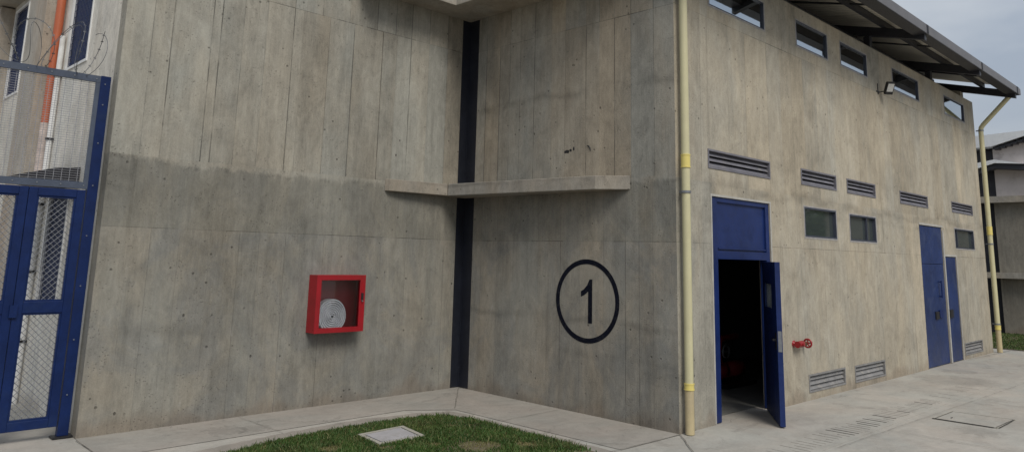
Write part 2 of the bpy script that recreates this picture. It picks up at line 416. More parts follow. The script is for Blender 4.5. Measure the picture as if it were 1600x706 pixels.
# long wall with the doors
vents_up = [(7.0,8.376,2.55,2.755), (9.19,10.25,2.557,2.76), (10.6,11.64,2.555,2.757), (12.65,13.97,2.545,2.747), (15.27,16.57,2.56,2.755)]
vents_lo = [(9.165,10.23,.085,.292), (10.54,11.61,.07,.285), (15.41,16.51,.07,.28)]
win_lo = [(9.24,10.19,1.915,2.285), (10.64,11.58,1.912,2.268), (15.335,16.51,1.92,2.27)]
win_up = [(7.09,8.36,4.355,4.70), (9.23,10.18,4.355,4.70), (10.63,11.6,4.37,4.71), (12.67,13.9,4.37,4.72), (15.31,16.54,4.37,4.715)]
doors = [(7.06,8.33,0,2.262), (13.45,14.6,0,2.255), (14.655,15.3,0,1.765)]
C_mid = [6.66,6.88,7.03,7.44,7.85,8.376,8.72,9.03,9.36,9.75,10.1,10.28,10.7,11.1,11.5,11.9,12.4,12.9,13.4,13.8,14.3,14.8,15.2,15.7,16.2,16.7,17.0]
C_lo = [6.66,6.88,7.055,8.34,8.62,8.95,9.2,9.75,10.3,10.55,11.1,11.65,12.2,12.75,12.98,13.2,15.36,15.8,16.25,16.6,16.95]
C_top = [6.66,6.9,7.05,7.5,7.95,8.4,8.8,9.2,9.7,10.2,10.62,11.15,11.65,12.1,12.6,13.1,13.6,14.1,14.6,15.1,15.6,16.1,16.65]
wall('wall', M['C'], bld, 'y', yC, xB+.0015, 17.2, 0, 4.88,
     [(0, 1.77, C_lo, .42), (1.77, 2.4, C_lo, .25), (2.4, 4.2, C_mid, .42), (4.2, 4.88, C_top, .3)],
     vents_up+vents_lo+win_lo+win_up+doors, seed=12,
     tints=[(12.98,13.46,0,2.26,.12,.1), (6.39,7.06,0,2.35,-.06,-.4), (8.72,9.36,2.4,4.2,-.05,.5), (10.9,12,2.4,4.2,.03,.3)])
# the rest of the shell
sh = MB()
zb = lambda y: 4.885 + .262*(y-3.44)
RY = 9.4
sh.box(xB+.16, 17.0, 13.9, 14.05, 0, 4.9)
sh.box(2.33, xB, 13.9, 14.05, 0, 5.6)
sh.at = {}
def plain(mb): n = len(mb.f); mb.at = {'tint': [0.]*n, 'warm': [0.]*n, 'seam': [0.]*n}; return mb
plain(sh).build('rear_wall', M['C'], bld)
e = MB(); e.prism([(17.0,yC+.152,0),(17.0,14.05,0),(17.0,14.05,zb(4.77)-.02),(17.0,RY,zb(RY)-.02),(17.0,yC+.152,zb(yC+.152)-.02)], (.2,0,0)); plain(e).build('end_wall', M['C'], bld)
e = MB(); e.prism([(xB+.002,yC+.153,5.003),(xB+.002,14.05,5.003),(xB+.002,RY,zb(RY)-.02),(xB+.002,yC+.3,5.0035)], (.14,0,0)); plain(e).build('gable', M['B'], bld)
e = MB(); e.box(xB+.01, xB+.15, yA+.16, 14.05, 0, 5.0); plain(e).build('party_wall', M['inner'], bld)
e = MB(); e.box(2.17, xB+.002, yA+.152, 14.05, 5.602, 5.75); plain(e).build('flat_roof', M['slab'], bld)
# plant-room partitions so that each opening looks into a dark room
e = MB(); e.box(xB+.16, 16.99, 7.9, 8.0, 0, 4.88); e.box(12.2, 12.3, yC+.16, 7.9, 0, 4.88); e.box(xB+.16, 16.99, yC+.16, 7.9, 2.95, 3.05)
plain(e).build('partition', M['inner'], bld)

MB().box(xB+.17, 16.98, yC+.2, 7.89, .004, .0075).build('room_floor', flat('dim_room_floor', (.14,.138,.128), .9, var=.2), bld)  # dark floor sheet: the room's shade is put into its colour
# concrete ledges round the inner corner
def ledge(poly, z0, z1, ti=0., wm=0.):
    mb = MB(); mb.prism([(x, y, z0) for x, y in poly], (0,0,z1-z0)); plain(mb); mb.at['tint'] = [ti]*len(mb.f); mb.at['warm'] = [wm]*len(mb.f); o = mb.build('ledge', M['slab'], bld, bevel=.006)
    return o
ledge([(5.155,yA-.002),(5.185,7.262),(5.40,7.235),(5.981,7.178),(6.384,yA-.002)], 2.302, 2.441, -.1, .35)
ledge([(5.987,7.172),(6.185,5.02),(6.392,4.72),(6.392,yA-.006)], 2.30, 2.444, -.08, -.1)
ledge([(4.6,yA-.002),(4.6,6.93),(5.80,6.93),(5.80,4.7),(6.392,4.7),(6.392,yA-.002)], 4.63, 4.86)
# chipped lump on the ledge end
# navy strip up the inner corner
mb = MB(); 
for (a, b) in ((.012, 2.298), (2.442, 4.628)):
    mb.box(6.266, xB-.004, yA-.006, yA-.001, a, b); mb.box(xB-.006, xB-.001, 7.142, yA-.0065, a, b)
    mb.box(xB-.016, xB-.0065, yA-.016, yA-.0065, a, b)
o = mb.build('corner_strip', M['navy'], bld); o['label'] = 'dark navy painted strip running up the inner corner'
# painted numeral and ring
mb = MB(); cy, cz = 5.300, 1.146; X = xB - .0025
N = 96; vs = []; fs = []
for i in range(N):
    a = 2*math.pi*i/N
    for rr in (.383, .434):
        for xx in (X, xB-.0003): vs.append((xx, cy + rr*math.cos(a), cz + rr*math.sin(a)))
for i in range(N):
    j = (i+1) % N; a, b = i*4, j*4
    fs += [(a, b, b+2, a+2), (a+1, a+3, b+3, b+1), (a, a+1, b+1, b), (a+2, b+2, b+3, a+3)]
mb.add(vs, fs); mb.build('painted_ring', M['numeral'], bld)
# the digit: y decreases to the right in the picture
def dg(u, v): return (X, 5.278 - u, .918 + v)
mb = MB(); mb.prism([dg(.0,0), dg(.054,0), dg(.054,.452), dg(.018,.452), dg(-.015,.39), dg(-.062,.345), dg(-.1,.325), dg(-.1,.268), dg(-.045,.292), dg(.0,.328)], (.0022,0,0))
o = mb.build('painted_numeral', M['numeral'], bld); o['label'] = 'black painted numeral 1 inside the ring'
# a few spalled holes low on the gable side
mb = MB()
for (cy_, cz_, w, h) in ((5.60,2.765,.045,.02), (5.545,2.775,.018,.02), (5.50,2.79,.012,.025)):
    pts = [(xB-.0012, cy_+w*(.8+.4*random.random())*math.cos(t), cz_+h*(.7+.6*random.random())*math.sin(t)) for t in [k*2*math.pi/9 for k in range(9)]]
    MB().prism(pts, (.001,0,0)).build('spalled_scar', M['black'], bld)
mb = MB(); arc = [(xB-.002, 5.34-.05*math.sin(t)*1.0-.03, 2.75+.06*math.cos(t)) for t in [k*.25 for k in range(0,8)]]
mb.tube(arc, [.002,.006,.008,.009,.008,.006,.004,.002], 6)
mb.build('spalled_scar', M['black'], bld)

# ---- louvre vents
def vent(x0, x1, z0, z1, mat, lowlook):
    fr = MB(); w = .02; y0 = yC-.008; y1 = yC+.1
    fr.box(x0, x1, y0, y1, z1-w, z1-.001); fr.box(x0, x1, y0, y1, z0+.001, z0+w)
    fr.box(x0+.001, x0+w, y0+.001, y1, z0+w, z1-w); fr.box(x1-w, x1-.001, y0+.001, y1, z0+w, z1-w)
    f = fr.build('vent', mat, bld)
    s = MB(); n = 3; hh = (z1-z0-2*w)/n
    for i in range(n):
        zc = z0 + w + hh*(i+.5)
        s.obox(((x0+x1)/2, yC+.03, zc), ((x1-x0)/2-w-.001,0,0), (0,.016,.40*hh), (0,-.003,.001))
    s.build('slat', mat, f)
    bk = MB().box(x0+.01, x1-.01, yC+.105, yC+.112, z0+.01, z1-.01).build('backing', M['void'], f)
for v in vents_up: vent(*v, M['grey'], 0)
for v in vents_lo: vent(*v, M['greylow'], 1)
# ---- windows
def window(x0, x1, z0, z1, pane, mull=None, deep=.04, w=.012, tilt=.004):
    fr = MB(); y0 = yC-.004; y1 = yC+.06
    fr.box(x0, x1, y0, y1, z1-w, z1-.001); fr.box(x0, x1, y0, y1, z0+.001, z0+w)
    fr.box(x0+.001, x0+w, y0+.001, y1, z0+w, z1-w); fr.box(x1-w, x1-.001, y0+.001, y1, z0+w, z1-w)
    f = fr.build('window', M['frame'], bld)
    MB().prism([(x0+w, yC+deep, z0+w), (x0+w, yC+deep-tilt, z1-w), (x0+w, yC+deep-tilt+.008, z1-w), (x0+w, yC+deep+.008, z0+w)], (x1-x0-2*w,0,0)).build('pane', pane, f)
    mg = MB(); q = .02; t = .0034
    mg.box(x0-q, x1+q, yC-t, yC-.0006, z1, z1+q*.8); mg.box(x0-q, x0, yC-t, yC-.0006, z0, z1); mg.box(x1, x1+q, yC-t, yC-.0006, z0, z1); mg.box(x0-q, x1+q, yC-t, yC-.0006, z0-q, z0)
    mg.build('plaster_margin', M['margin'], f)
    if mull: MB().box(mull-.012, mull+.012, yC+.01, yC+deep-.001, z0+w, z1-w).build('mullion', M['frame'], f)
for v in win_up: window(*v, M['glass'], deep=.022)
for i, v in enumerate(win_lo): window(*v, M['glasslow'], mull=(11.28 if i == 1 else (15.52 if i == 2 else None)), w=.02, tilt=.0)
# pale mortar margins round the openings (thin plaster bands)
mb = MB()
def margin(x0, x1, z0, z1, w, t=.0035, bot=True):
    mb.box(x0-w, x1+w, yC-t, yC-.0005, z1, z1+w); mb.box(x0-w, x0, yC-t, yC-.0005, z0, z1); mb.box(x1, x1+w, yC-t, yC-.0005, z0, z1)
    if bot: mb.box(x0-w, x1+w, yC-t, yC-.0005, z0-w, z0)
mb.box(7.035, 7.06, yC-.004, yC-.0005, 0.006, 2.262); mb.box(8.33, 8.36, yC-.004, yC-.0005, 0.006, 2.262); mb.box(7.035, 8.36, yC-.004, yC-.0005, 2.262, 2.285)
mb.build('mortar_margin', M['trim'], bld); mb = MB()
mb.box(14.602, 14.653, yC-.012, yC-.0005, 0.006, 2.2); mb.box(13.45, 14.653, yC-.004, yC-.0005, 2.257, 2.29); mb.build('mortar_margin', M['trim'], bld); mb = MB()
mb.box(14.655, 15.33, yC-.004, yC-.0005, 1.767, 1.8); mb.box(15.302, 15.33, yC-.004, yC-.0005, .006, 1.767)
mb.build('mortar_margin', M['trim'], bld)

# ---- open door
fr = MB(); y0 = yC+.012; y1 = yC+.1
fr.box(7.061, 7.185, y0, y1, 0.006, 2.26); fr.box(8.25, 8.329, y0, y1, 0.006, 2.26)
fr.box(7.185, 8.25, y0, y1, 2.21, 2.26); fr.box(7.185, 8.25, y0, y1, 1.615, 1.70)
o = fr.build('door_frame', M['blue'], bld, bevel=.003)
MB().box(7.185, 8.25, yC+.035, yC+.07, 1.70, 2.21).build('transom_panel', M['blue'], o)
MB().box(7.20, 8.235, yC+.0125, yC+.0345, 1.72, 1.735).build('rail_bead', M['blue'], o)
F0 = Vector((8.15, 4.195, 0)); F1 = Vector((7.43, 3.69, 0)); d = (F1-F0); L = d.length; dn = d.normalized(); nn = Vector((dn.y, -dn.x, 0))   # nn: towards +x,-y or opposite
if nn.x < 0: nn = -nn
th = .052
def leafbox(mb, a, b, z0, z1, t0, t1):
    p = F0 + dn*((a+b)/2) + nn*((t0+t1)/2); p.z = (z0+z1)/2
    return mb.obox(p, dn*((b-a)/2), nn*((t1-t0)/2), Vector((0,0,(z1-z0)/2)))
mb = MB(); wa, wb, wz0, wz1 = .14, .6, 1.12, 1.37
leafbox(mb, 0, wa, .012, 1.6, 0, th); leafbox(mb, wb, L, .012, 1.6, 0, th); leafbox(mb, wa, wb, .012, wz0, 0, th); leafbox(mb, wa, wb, wz1, 1.6, 0, th)
leaf = mb.build('door', M['blue'], bld, bevel=.003); leaf['label'] = 'blue steel door leaf standing open with a small window'
mb = MB(); leafbox(mb, wa, wb, wz0, wz1, .02, .03); mb.build('door_window', flat('milky_reflecting_glass', (.5,.55,.56), .25, var=.2), leaf)  # milky pane, its reflection put into a brighter colour
mb = MB(); leafbox(mb, L+.0005, L+.004, .72, .92, .008, th-.008); lk = mb.build('lock', M['galv'], leaf)
mb = MB(); leafbox(mb, L-.09, L-.03, .74, .9, -.006, -.0005); leafbox(mb, L-.12, L-.05, .82, .84, -.035, -.02); leafbox(mb, L-.06, L-.045, .82, .84, -.02, -.006); mb.build('handle', M['black'], leaf)
for zz in (.25, .8, 1.4): MB().tube([(8.185, yC-.004, zz),(8.185, yC-.004, zz+.09)], .012, 10).build('hinge', M['blue'], leaf)
# ---- closed doors further along
y0, y1 = yC+.012, yC+.05
mb = MB().box(13.455, 14.598, y0, y1, 1.635, 2.25); mb.box(13.455, 14.148, y0, y1, .012, 1.628); mb.box(14.156, 14.598, y0+.003, y1, .012, 1.628)
dr = mb.build('double_door', M['blue2'], bld, bevel=.002); dr['label'] = 'tall closed blue steel door with transom'
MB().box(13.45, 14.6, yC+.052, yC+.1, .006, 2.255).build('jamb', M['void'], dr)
mb = MB().box(14.26, 14.29, y0-.05, y0-.035, 1.08, 1.36); mb.box(14.265, 14.285, y0-.035, y0, 1.09, 1.11); mb.box(14.265, 14.285, y0-.035, y0, 1.33, 1.35); mb.build('handle', M['blue'], dr)
for zz in (.2, .85, 1.45): MB().tube([(13.475, y0-.008, zz),(13.475, y0-.008, zz+.09)], .011, 8).build('hinge', M['blue2'], dr)
MB().box(13.98, 14.14, y0-.02, y0-.001, .74, .86).build('hasp', M['black'], dr)
MB().box(14.17, 14.34, y0-.022, y0-.001, .76, .88).build('lock_box', M['blue'], dr)
mb = MB().box(14.66, 15.296, y0, y1, .012, 1.76)
dr = mb.build('narrow_door', M['blue2'], bld, bevel=.002); dr['label'] = 'low closed blue steel door beside the tall one'
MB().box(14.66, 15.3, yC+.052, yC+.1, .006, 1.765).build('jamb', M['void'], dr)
mb = MB().box(14.72, 14.90, y0-.02, y0-.001, .74, .87); mb.build('lock_box', M['black'], dr)

# ---- roof: rafters, purlins, sheet, gutter
XR0, XR1 = 5.9, 17.42
sheetz = lambda y: zb(y) + .14 + .105
yE2 = 2*RY - 3.44
roof = MB(); roof.prism([(XR0,3.5,sheetz(3.5)),(XR0,RY,sheetz(RY)),(XR0,yE2,sheetz(3.44)),(XR0,yE2,sheetz(3.44)+.02),(XR0,RY,sheetz(RY)+.025),(XR0,3.5,sheetz(3.5)+.02)], (XR1-XR0,0,0))
roof = roof.build('roof', M['sheet'], bld)
for xr in (6.25, 9.05, 11.92, 14.79, 17.26):
    w = .045
    poly = [(3.425,4.875),(3.425,4.962),(3.585,4.962),(3.585,zb(3.585)+.14),(RY,zb(RY)+.14),(yE2,zb(3.44)+.14),(yE2,zb(3.44)),(RY,zb(RY)),(3.6,zb(3.6)-.002)]
    b = MB().prism([(xr-w, y, z) for y, z in poly], (2*w,0,0)); b.build('rafter', M['steel'], roof)
    b = MB().box(xr-.03, xr-.008, 3.383, 3.3885, 4.975, 5.105); b.box(xr+.014, xr+.036, 3.383, 3.3885, 4.975, 5.105); b.build('strap', M['steel'], roof)
    if xr > 6.3 and xr < 17: MB().box(xr-.05, xr+.05, yC+.03, yC+.12, 4.885, zb(yC+.03)-.003).build('post', M['steel'], roof)
for yp in (3.98, 5.2, 6.5, 7.8, 9.1, 10.4, 11.7, 13.0):
    zz = zb(yp if yp < RY else 2*RY-yp) + .143
    MB().box(XR0+.1, XR1-.1, yp-.03, yp+.03, zz, zz+.085).build('purlin', M['steel'], roof)
for xs in (7.7, 10.5, 13.3, 16.0):
    p0 = Vector((xs, 3.6, zb(3.6)+.17)); p1 = Vector((xs, 5.17, zb(5.17)+.17)); dv = (p1-p0)/2
    MB().obox((p0+p1)/2, dv, (.014,0,0), (0,-.003,.012)).build('sag_rod', M['steel'], roof)
# dark-coloured board that shades the gap behind the wall head
mb = MB().box(xB+.2, 15.9, yC+.3, yC+.36, 4.885, zb(yC+.3)-.003); mb.build('gap_shading_board', M['steel'], roof)
g = MB(); xa, xb = XR0, 17.44
g.box(xa, xb, 3.39, 3.398, 4.97, 5.11); g.box(xa, xb, 3.568, 3.576, 4.976, 5.10)
g.box(xa, xb, 3.399, 3.415, 5.100, 5.109)
g.box(xb-.006, xb, 3.3985, 3.567, 4.9755, 5.105); g.box(xb, xb+.09, 3.392, 3.44, 4.98, 5.1)
g.build('gutter', M['gutter'], roof)
MB().box(xa, xb-.007, 3.3985, 3.575, 4.962, 4.9755).build('dark_eave_strip', M['steel'], roof)  # gutter floor in dark steel: the underside's shade is put into its colour

# ---- left flank of the same building, behind the gate (plane x = 2.17)
S_seams = [7.6,8.2,9.3,11.1,12.2,13]
fl_open = [(8.38,9.16,3.44,5.0), (11.28,12.02,3.5,4.74), (8.37,9.1,1.0,2.12)]
wall('flank_wall', M['S'], bld, 'x', 2.17+.0015, yA+.001, 14.05, 0, 5.6, [(0,2.4,S_seams,.5),(2.4,5.6,S_seams,.5)], fl_open, seed=5)
mb = MB().box(2.0, 2.172, 9.57, 10.36, 0, 5.6); mb.box(2.0, 2.172, 12.12, 13.2, 0, 4.8); plain(mb).build('pilaster', M['pil'], bld, bevel=.004)
mb = MB().box(1.93, 2.172, 11.2, 14.05, 4.82, 5.05); plain(mb).build('ledge', M['slab'], bld)
for (a, b, c, d) in fl_open:
    f = MB(); w = .03
    f.box(2.16, 2.2, a, b, d-w, d); f.box(2.16, 2.2, a, b, c, c+w); f.box(2.161, 2.2, a, a+w, c+w, d-w); f.box(2.161, 2.2, b-w, b, c+w, d-w)
    f = f.build('window', M['white'], bld)
    MB().box(2.205, 2.215, a+w, b-w, c+w, d-w).build('pane', flat('blue_dark_backing', (.012,.022,.06), .5, var=.2), f)
    g = MB()
    k = a+w+.04
    while k < b-w: g.box(2.178, 2.182, k, k+.006, c+w, d-w); k += .055
    k = c+w+.05
    while k < d-w: g.box(2.183, 2.187, a+w, b-w, k, k+.006); k += .075
    g.build('grille', M['gateblue'], f)
mb = MB(); mb.prism([(2.168,8.13,2.335),(1.95,8.13,2.31),(1.63,8.13,2.215),(2.168,8.13,2.15)], (0,.95,0)); o = mb.build('canopy', M['steel'], bld)

# ------------------------------------------------------------------ downpipes
def downpipe(loc, zt, r, label, bands, clamps, elbow=None):
    t = thing('downpipe', loc, label, 'drainpipe', 'cream downpipes fixed to the corners of the building')
    x, y, _ = loc; zf = bands[-1][0]
    MB().tube([(x,y,.006),(x,y,zf)], r*1.04, 20).build('pipe_foot', M['tan'], t)
    if elbow:
        pts = [(x,y,zf),(x,y,zt-.05),(x+.004,y-.01,zt),(x+.01,y-.05,zt+.06)] + elbow
    else: pts = [(x,y,zf),(x,y,zt)]
    MB().tube(pts, r, 20).build('pipe', M['cream'], t)
    for (a, b) in bands:
        mb = MB().tube([(x,y,a),(x,y,b)], r*1.12, 20); mb.tube([(x,y,a-.006),(x,y,a+.006)], r*1.2, 20); mb.tube([(x,y,b-.006),(x,y,b+.006)], r*1.2, 20); mb.build('coupling', M['yellow'], t)
    for c in clamps:
        mb = MB().tube([(x,y,c-.012),(x,y,c+.012)], r*1.18, 20); mb.box(x-r*1.5, x+r*1.5, y-.008, y+.008, c-.011, c+.011); mb.box(x-.012, x+.012, y+r, yC-.001, c-.01, c+.01)
        mb.build('clamp', M['galv'], t)
downpipe((6.462,4.10,0), 5.25, .041, 'cream downpipe at the near corner, left of the open blue door', [(2.50,2.62),(.405,.455)][::1], (4.27, 2.255))
downpipe((17.29,4.085,0), 4.36, .045, 'cream downpipe at the far end with an elbow up to the gutter', [(2.23,2.38),(.43,.50)], (4.3, 2.05, .53), elbow=[(17.33,3.56,4.93),(17.33,3.50,4.962)])
t = thing('downpipe', (2.11,9.42,0), 'orange plastic pipe behind the gate running up the side wall', 'pipe')
MB().tube([(2.11,9.42,2.9),(2.11,9.42,4.36)], .045, 14).build('pipe', M['orange'], t)
MB().tube([(2.11,9.42,4.345),(2.11,9.42,4.6)], .052, 14).build('socket', M['cream'], t)
MB().tube([(2.11,9.42,0),(2.11,9.42,2.9)], .047, 14).build('lower_pipe', flat('worn_pipe', (.5,.42,.38), .7, var=.3, dirt=(.35,.12,.07)), t)
t = thing('conduit', (2.135,9.27,0), 'white conduit beside the orange pipe', 'conduit')
MB().tube([(2.135,9.27,0),(2.135,9.27,3.86)], .028, 12).build('tube', M['white'], t)
for k in range(5): MB().box(2.10, 2.168, 9.235, 9.305, .6+k*.7, .625+k*.7).build('bracket', M['black'], t)

# ------------------------------------------------------------------ gate with razor wire
gy = 7.45
gate = thing('metal_gate', (1.61, gy, 0), 'blue steel double gate with chain-link leaves and a woven-wire panel above', 'gate')
def post(x0, x1):
    p = MB().box(x0, x1, gy-.03, gy+.03, .02, 3.115).build('post', M['gateblue'], gate, bevel=.003)
    for z in (.35,.8,1.25,1.68,2.12,2.5,2.85,3.04): MB().tube([((x0+x1)/2-.005, gy-.036, z), ((x0+x1)/2-.005, gy-.0305, z)], .006, 8).build('bolt', M['galv'], p)
    MB().box(x0-.04, x1+.03, gy-.06, gy+.05, .006, .0195).build('base_plate', M['black'], p)
post(2.055, 2.14); post(1.08, 1.165)
mb = MB().box(1.165, 2.055, gy-.025, gy+.01, 3.05, 3.11); mb.box(1.165, 2.055, gy-.025, gy+.01, 2.085, 2.145); mb.box(2.02, 2.055, gy-.022, gy-.002, 2.145, 3.05); mb.box(1.165, 1.2, gy-.022, gy-.002, 2.145, 3.05)
mb.build('transom_frame', flat('grey_blue_angle', (.06,.075,.11), .45, var=.2), gate)
for k in range(5):
    for zz in (3.08, 2.115): MB().tube([(1.3+k*.18, gy-.03, zz), (1.3+k*.18, gy-.0255, zz)], .006, 8).build('bolt', M['galv'], gate)
mb = MB(); z = 2.155
while z < 3.05: mb.box(1.2, 2.02, gy-.004, gy-.001, z, z+.0032); z += .0205
x = 1.22
while x < 2.02: mb.box(x, x+.0034, gy-.008, gy-.0045, 2.145, 3.05); x += .062
mb.build('woven_wire', M['wirelt'], gate)
def chain(name, x0, x1, z0, z1, parent):
    mb = MB(); s = .05; r = .0024
    n = int((x1-x0+z1-z0)/s)+2
    for sg in (1, -1):
        for i in range(-1, n):
            c = i*s                       # line: (x-x0) + sg'*(z-z0) = c
            pts = []
            if sg == 1:  # x-x0 + z-z0 = c
                a = (x0+min(c, x1-x0), z0+max(0, c-(x1-x0))); b = (x0+max(0, c-(z1-z0)), z0+min(c, z1-z0))
            else:
                a = (x1-min(c, x1-x0), z0+max(0, c-(x1-x0))); b = (x1-max(0, c-(z1-z0)), z0+min(c, z1-z0))
            if c <= 0 or a[0] < x0-1e-6 or b[1] < z0 or (sg == 1 and a[0] < b[0]) or (sg == -1 and a[0] > b[0]): continue
            if abs(a[0]-b[0]) < .01 or c > (x1-x0)+(z1-z0)-.01: continue
            yy = gy + (.0026 if sg == 1 else -.0026)
            mb.tube([(a[0],yy,a[1]),(b[0],yy,b[1])], r, 5, False)
    return mb.build(name, M['galv'], parent)
def gate_leaf(x0, x1):
    w = .068; mb = MB()
    mb.box(x0, x0+w, gy-.03, gy+.02, .1, 2.075); mb.box(x1-w, x1, gy-.03, gy+.02, .1, 2.075)
    for a, b in ((.1,.172),(1.03,1.125),(2.005,2.075)): mb.box(x0+w, x1-w, gy-.029, gy+.02, a, b)
    lf = mb.build('gate_leaf', M['gateblue'], gate, bevel=.004)
    b = MB(); u = .014
    for (za, zb_) in ((.172,1.03),(1.125,2.005)):
        b.box(x0+w, x0+w+u, gy-.02, gy+.012, za, zb_); b.box(x1-w-u, x1-w, gy-.02, gy+.012, za, zb_); b.box(x0+w+u, x1-w-u, gy-.02, gy+.012, za, za+u); b.box(x0+w+u, x1-w-u, gy-.02, gy+.012, zb_-u, zb_)
        chain('chain_link', x0+w+u, x1-w-u, za+u, zb_-u, lf)
    b.build('bead', M['gateblue'], lf)
    return lf
gate_leaf(1.612, 2.045); gate_leaf(1.175, 1.608)
MB().box(1.585, 1.64, gy-.05, gy-.031, 1.0, 1.1).build('latch', M['gateblue'], gate)
# razor wire
rw = MB(); pts = []
for i in range(0, 340):
    t_ = i/340; a = t_*2*math.pi*4.3; rr = .215 + .03*math.sin(a*.37)
    pts.append((.85 + 1.22*t_ + .06*math.sin(a*1.3), gy + rr*.75*math.cos(a), 3.33 + rr*math.sin(a)))
rw.tube(pts, .003, 5, False)
pts2 = [(p[0]+.06*math.sin(i*.05), gy + (p[1]-gy)*-1, 3.30 + (p[2]-3.32)*.95) for i, p in enumerate(pts)]
rw.tube(pts2, .0026, 5, False)
for i in range(0, 340, 5):
    p = Vector(pts[i]); q_ = (Vector(pts[min(i+1,339)])-Vector(pts[max(0,i-1)])).normalized(); s_ = q_.cross(Vector((0,1,0))).normalized()*.011
    rw.add([p-q_*.009-s_, p+q_*.002, p+q_*.009-s_, p+s_*1.0+q_*.008, p, p+s_-q_*.008], [(0,1,2),(3,4,5)])
wire = rw.build('razor_wire', M['wire'], None, origin=(1.6, gy, 3.115)); tag(wire, 'loose coils of razor wire on top of the blue gate', 'razor wire')

# ------------------------------------------------------------------ hose cabinet
hx0, hx1, hz0, hz1, hy = 4.258, 4.855, .758, 1.348, 7.155
cab = thing('fire_hose_cabinet', (4.555, yA, .758), 'red fire hose cabinet with a glazed front on the recessed concrete wall', 'fire cabinet')
mb = MB().box(hx0, hx0+.012, hy+.02, yA-.002, hz0, hz1); mb.box(hx1-.012, hx1, hy+.02, yA-.002, hz0, hz1)
mb.box(hx0+.012, hx1-.012, hy+.02, yA-.002, hz0, hz0+.012); mb.box(hx0+.012, hx1-.012, hy+.02, yA-.002, hz1-.012, hz1)
mb.build('case', M['red'], cab)
MB().box(hx0+.012, hx1-.012, yA-.014, yA-.004, hz0+.012, hz1-.012).build('back_panel', M['redin'], cab)
mb = MB(); wl, wr, wt, wb_ = .052, .066, .052, .05
mb.box(hx0-.002, hx0+wl, hy, hy+.0195, hz0-.002, hz1+.002); mb.box(hx1-wr, hx1+.002, hy, hy+.0195, hz0-.002, hz1+.002)
mb.box(hx0+wl, hx1-wr, hy, hy+.0195, hz1-wt, hz1+.002); mb.box(hx0+wl, hx1-wr, hy, hy+.0195, hz0-.002, hz0+wb_)
fd = mb.build('front_frame', M['red'], cab, bevel=.002)
MB().box(hx0+wl-.004, hx1-wr+.004, hy+.021, hy+.024, hz0+wb_-.004, hz1-wt+.004).build('glass_pane', M['clear'], cab)
mb = MB().box(hx1-.05, hx1-.025, hy-.012, hy-.0005, 1.09, 1.16); mb.build('latch', M['black'], fd)
MB().tube([(hx1-.037, hy-.02, 1.075),(hx1-.037, hy-.0005, 1.075)], .008, 10).build('knob', M['galv'], fd)
# coiled hose stands in the cabinet
hs = MB(); hc = (4.478, hy+.066, hz0+.012+.152)
sp = []; turns = 7.6
for i in range(int(turns*48)+1):
    a = i/48*2*math.pi; rr = .010 + .0222*i/48
    sp.append((a, rr))
vs = []; fs = []
for i, (a, rr) in enumerate(sp):
    sq = 1.0
    for dr_, dy_ in ((-.0095,-.030),(-.0065,-.040),(.0050,-.040),(.0080,-.030),(.0080,.04),(-.0095,.04)):
        r_ = rr + dr_
        zz = hc[2] + r_*math.sin(a)
        vs.append((hc[0] + r_*math.cos(a)*.98, hc[1] + dy_ + .004*math.sin(a*3+rr*40), max(zz, hz0+.0125)))
for i in range(len(sp)-1):
    for k in range(6): fs.append((i*6+k, i*6+(k+1)%6, (i+1)*6+(k+1)%6, (i+1)*6+k))
hs.add(vs, fs, False)
ho = hs.build('fire_hose', M['hose'], None, origin=(4.455, 7.23, hz0+.013)); tag(ho, 'white flat hose coiled inside the red cabinet', 'hose')
MB().tube([(hc[0], hc[1]-.045, hc[2]),(hc[0], hc[1]+.02, hc[2])], .008, 10).build('coupling', M['black'], ho)

# ------------------------------------------------------------------ red wall valve
vx, vy, vz = 8.80, 4.105, .668
v = thing('wall_valve', (vx, yC, vz), 'red fire valve with a handwheel sticking out of the wall right of the open door', 'valve')
def lathe(mb, base, ax, prof, n=16):
    base = Vector(base); ax = Vector(ax).normalized()
    mb.tube([base + ax*h for h, r in prof], [r for h, r in prof], n); return mb
K = .72
lathe2 = lambda mb, b, a, prof: lathe(mb, b, a, [(h*K, r*K) for h, r in prof])
mb = MB(); lathe2(mb, (vx, yC-.001, vz), (0,-1,0), [(0,.055),(.014,.055),(.015,.03),(.06,.03)]); mb.build('wall_flange', M['red'], v)
mb = MB(); lathe2(mb, (vx-.04, vy, vz), (1,0,0), [(0,.052),(.02,.052),(.021,.036),(.06,.048),(.1,.054),(.14,.046),(.15,.052),(.17,.052)]); lathe2(mb, (vx+.03, vy-.03, vz), (0,-1,0), [(0,.03),(.03,.028)]); mb.build('valve_body', M['red'], v)
mb = MB(); lathe2(mb, (vx+.083, vy, vz), (1,0,0), [(0,.042),(.05,.044),(.07,.024),(.12,.014),(.2,.012)]); mb.build('bonnet', M['brass'], v)
mb = MB(); cx = vx+.083+.2*K; hr = .046
ring = [(cx, vy+hr*math.cos(a), vz+hr*math.sin(a)) for a in [k*2*math.pi/28 for k in range(29)]]
mb.tube(ring, .011, 8, False)
for k in range(5):
    a = k*2*math.pi/5+.4; mb.tube([(cx, vy, vz),(cx, vy+hr*math.cos(a), vz+hr*math.sin(a))], .009, 6)
mb.tube([(cx-.014,vy,vz),(cx+.016,vy,vz)], .015, 10); mb.build('handwheel', M['red'], v)

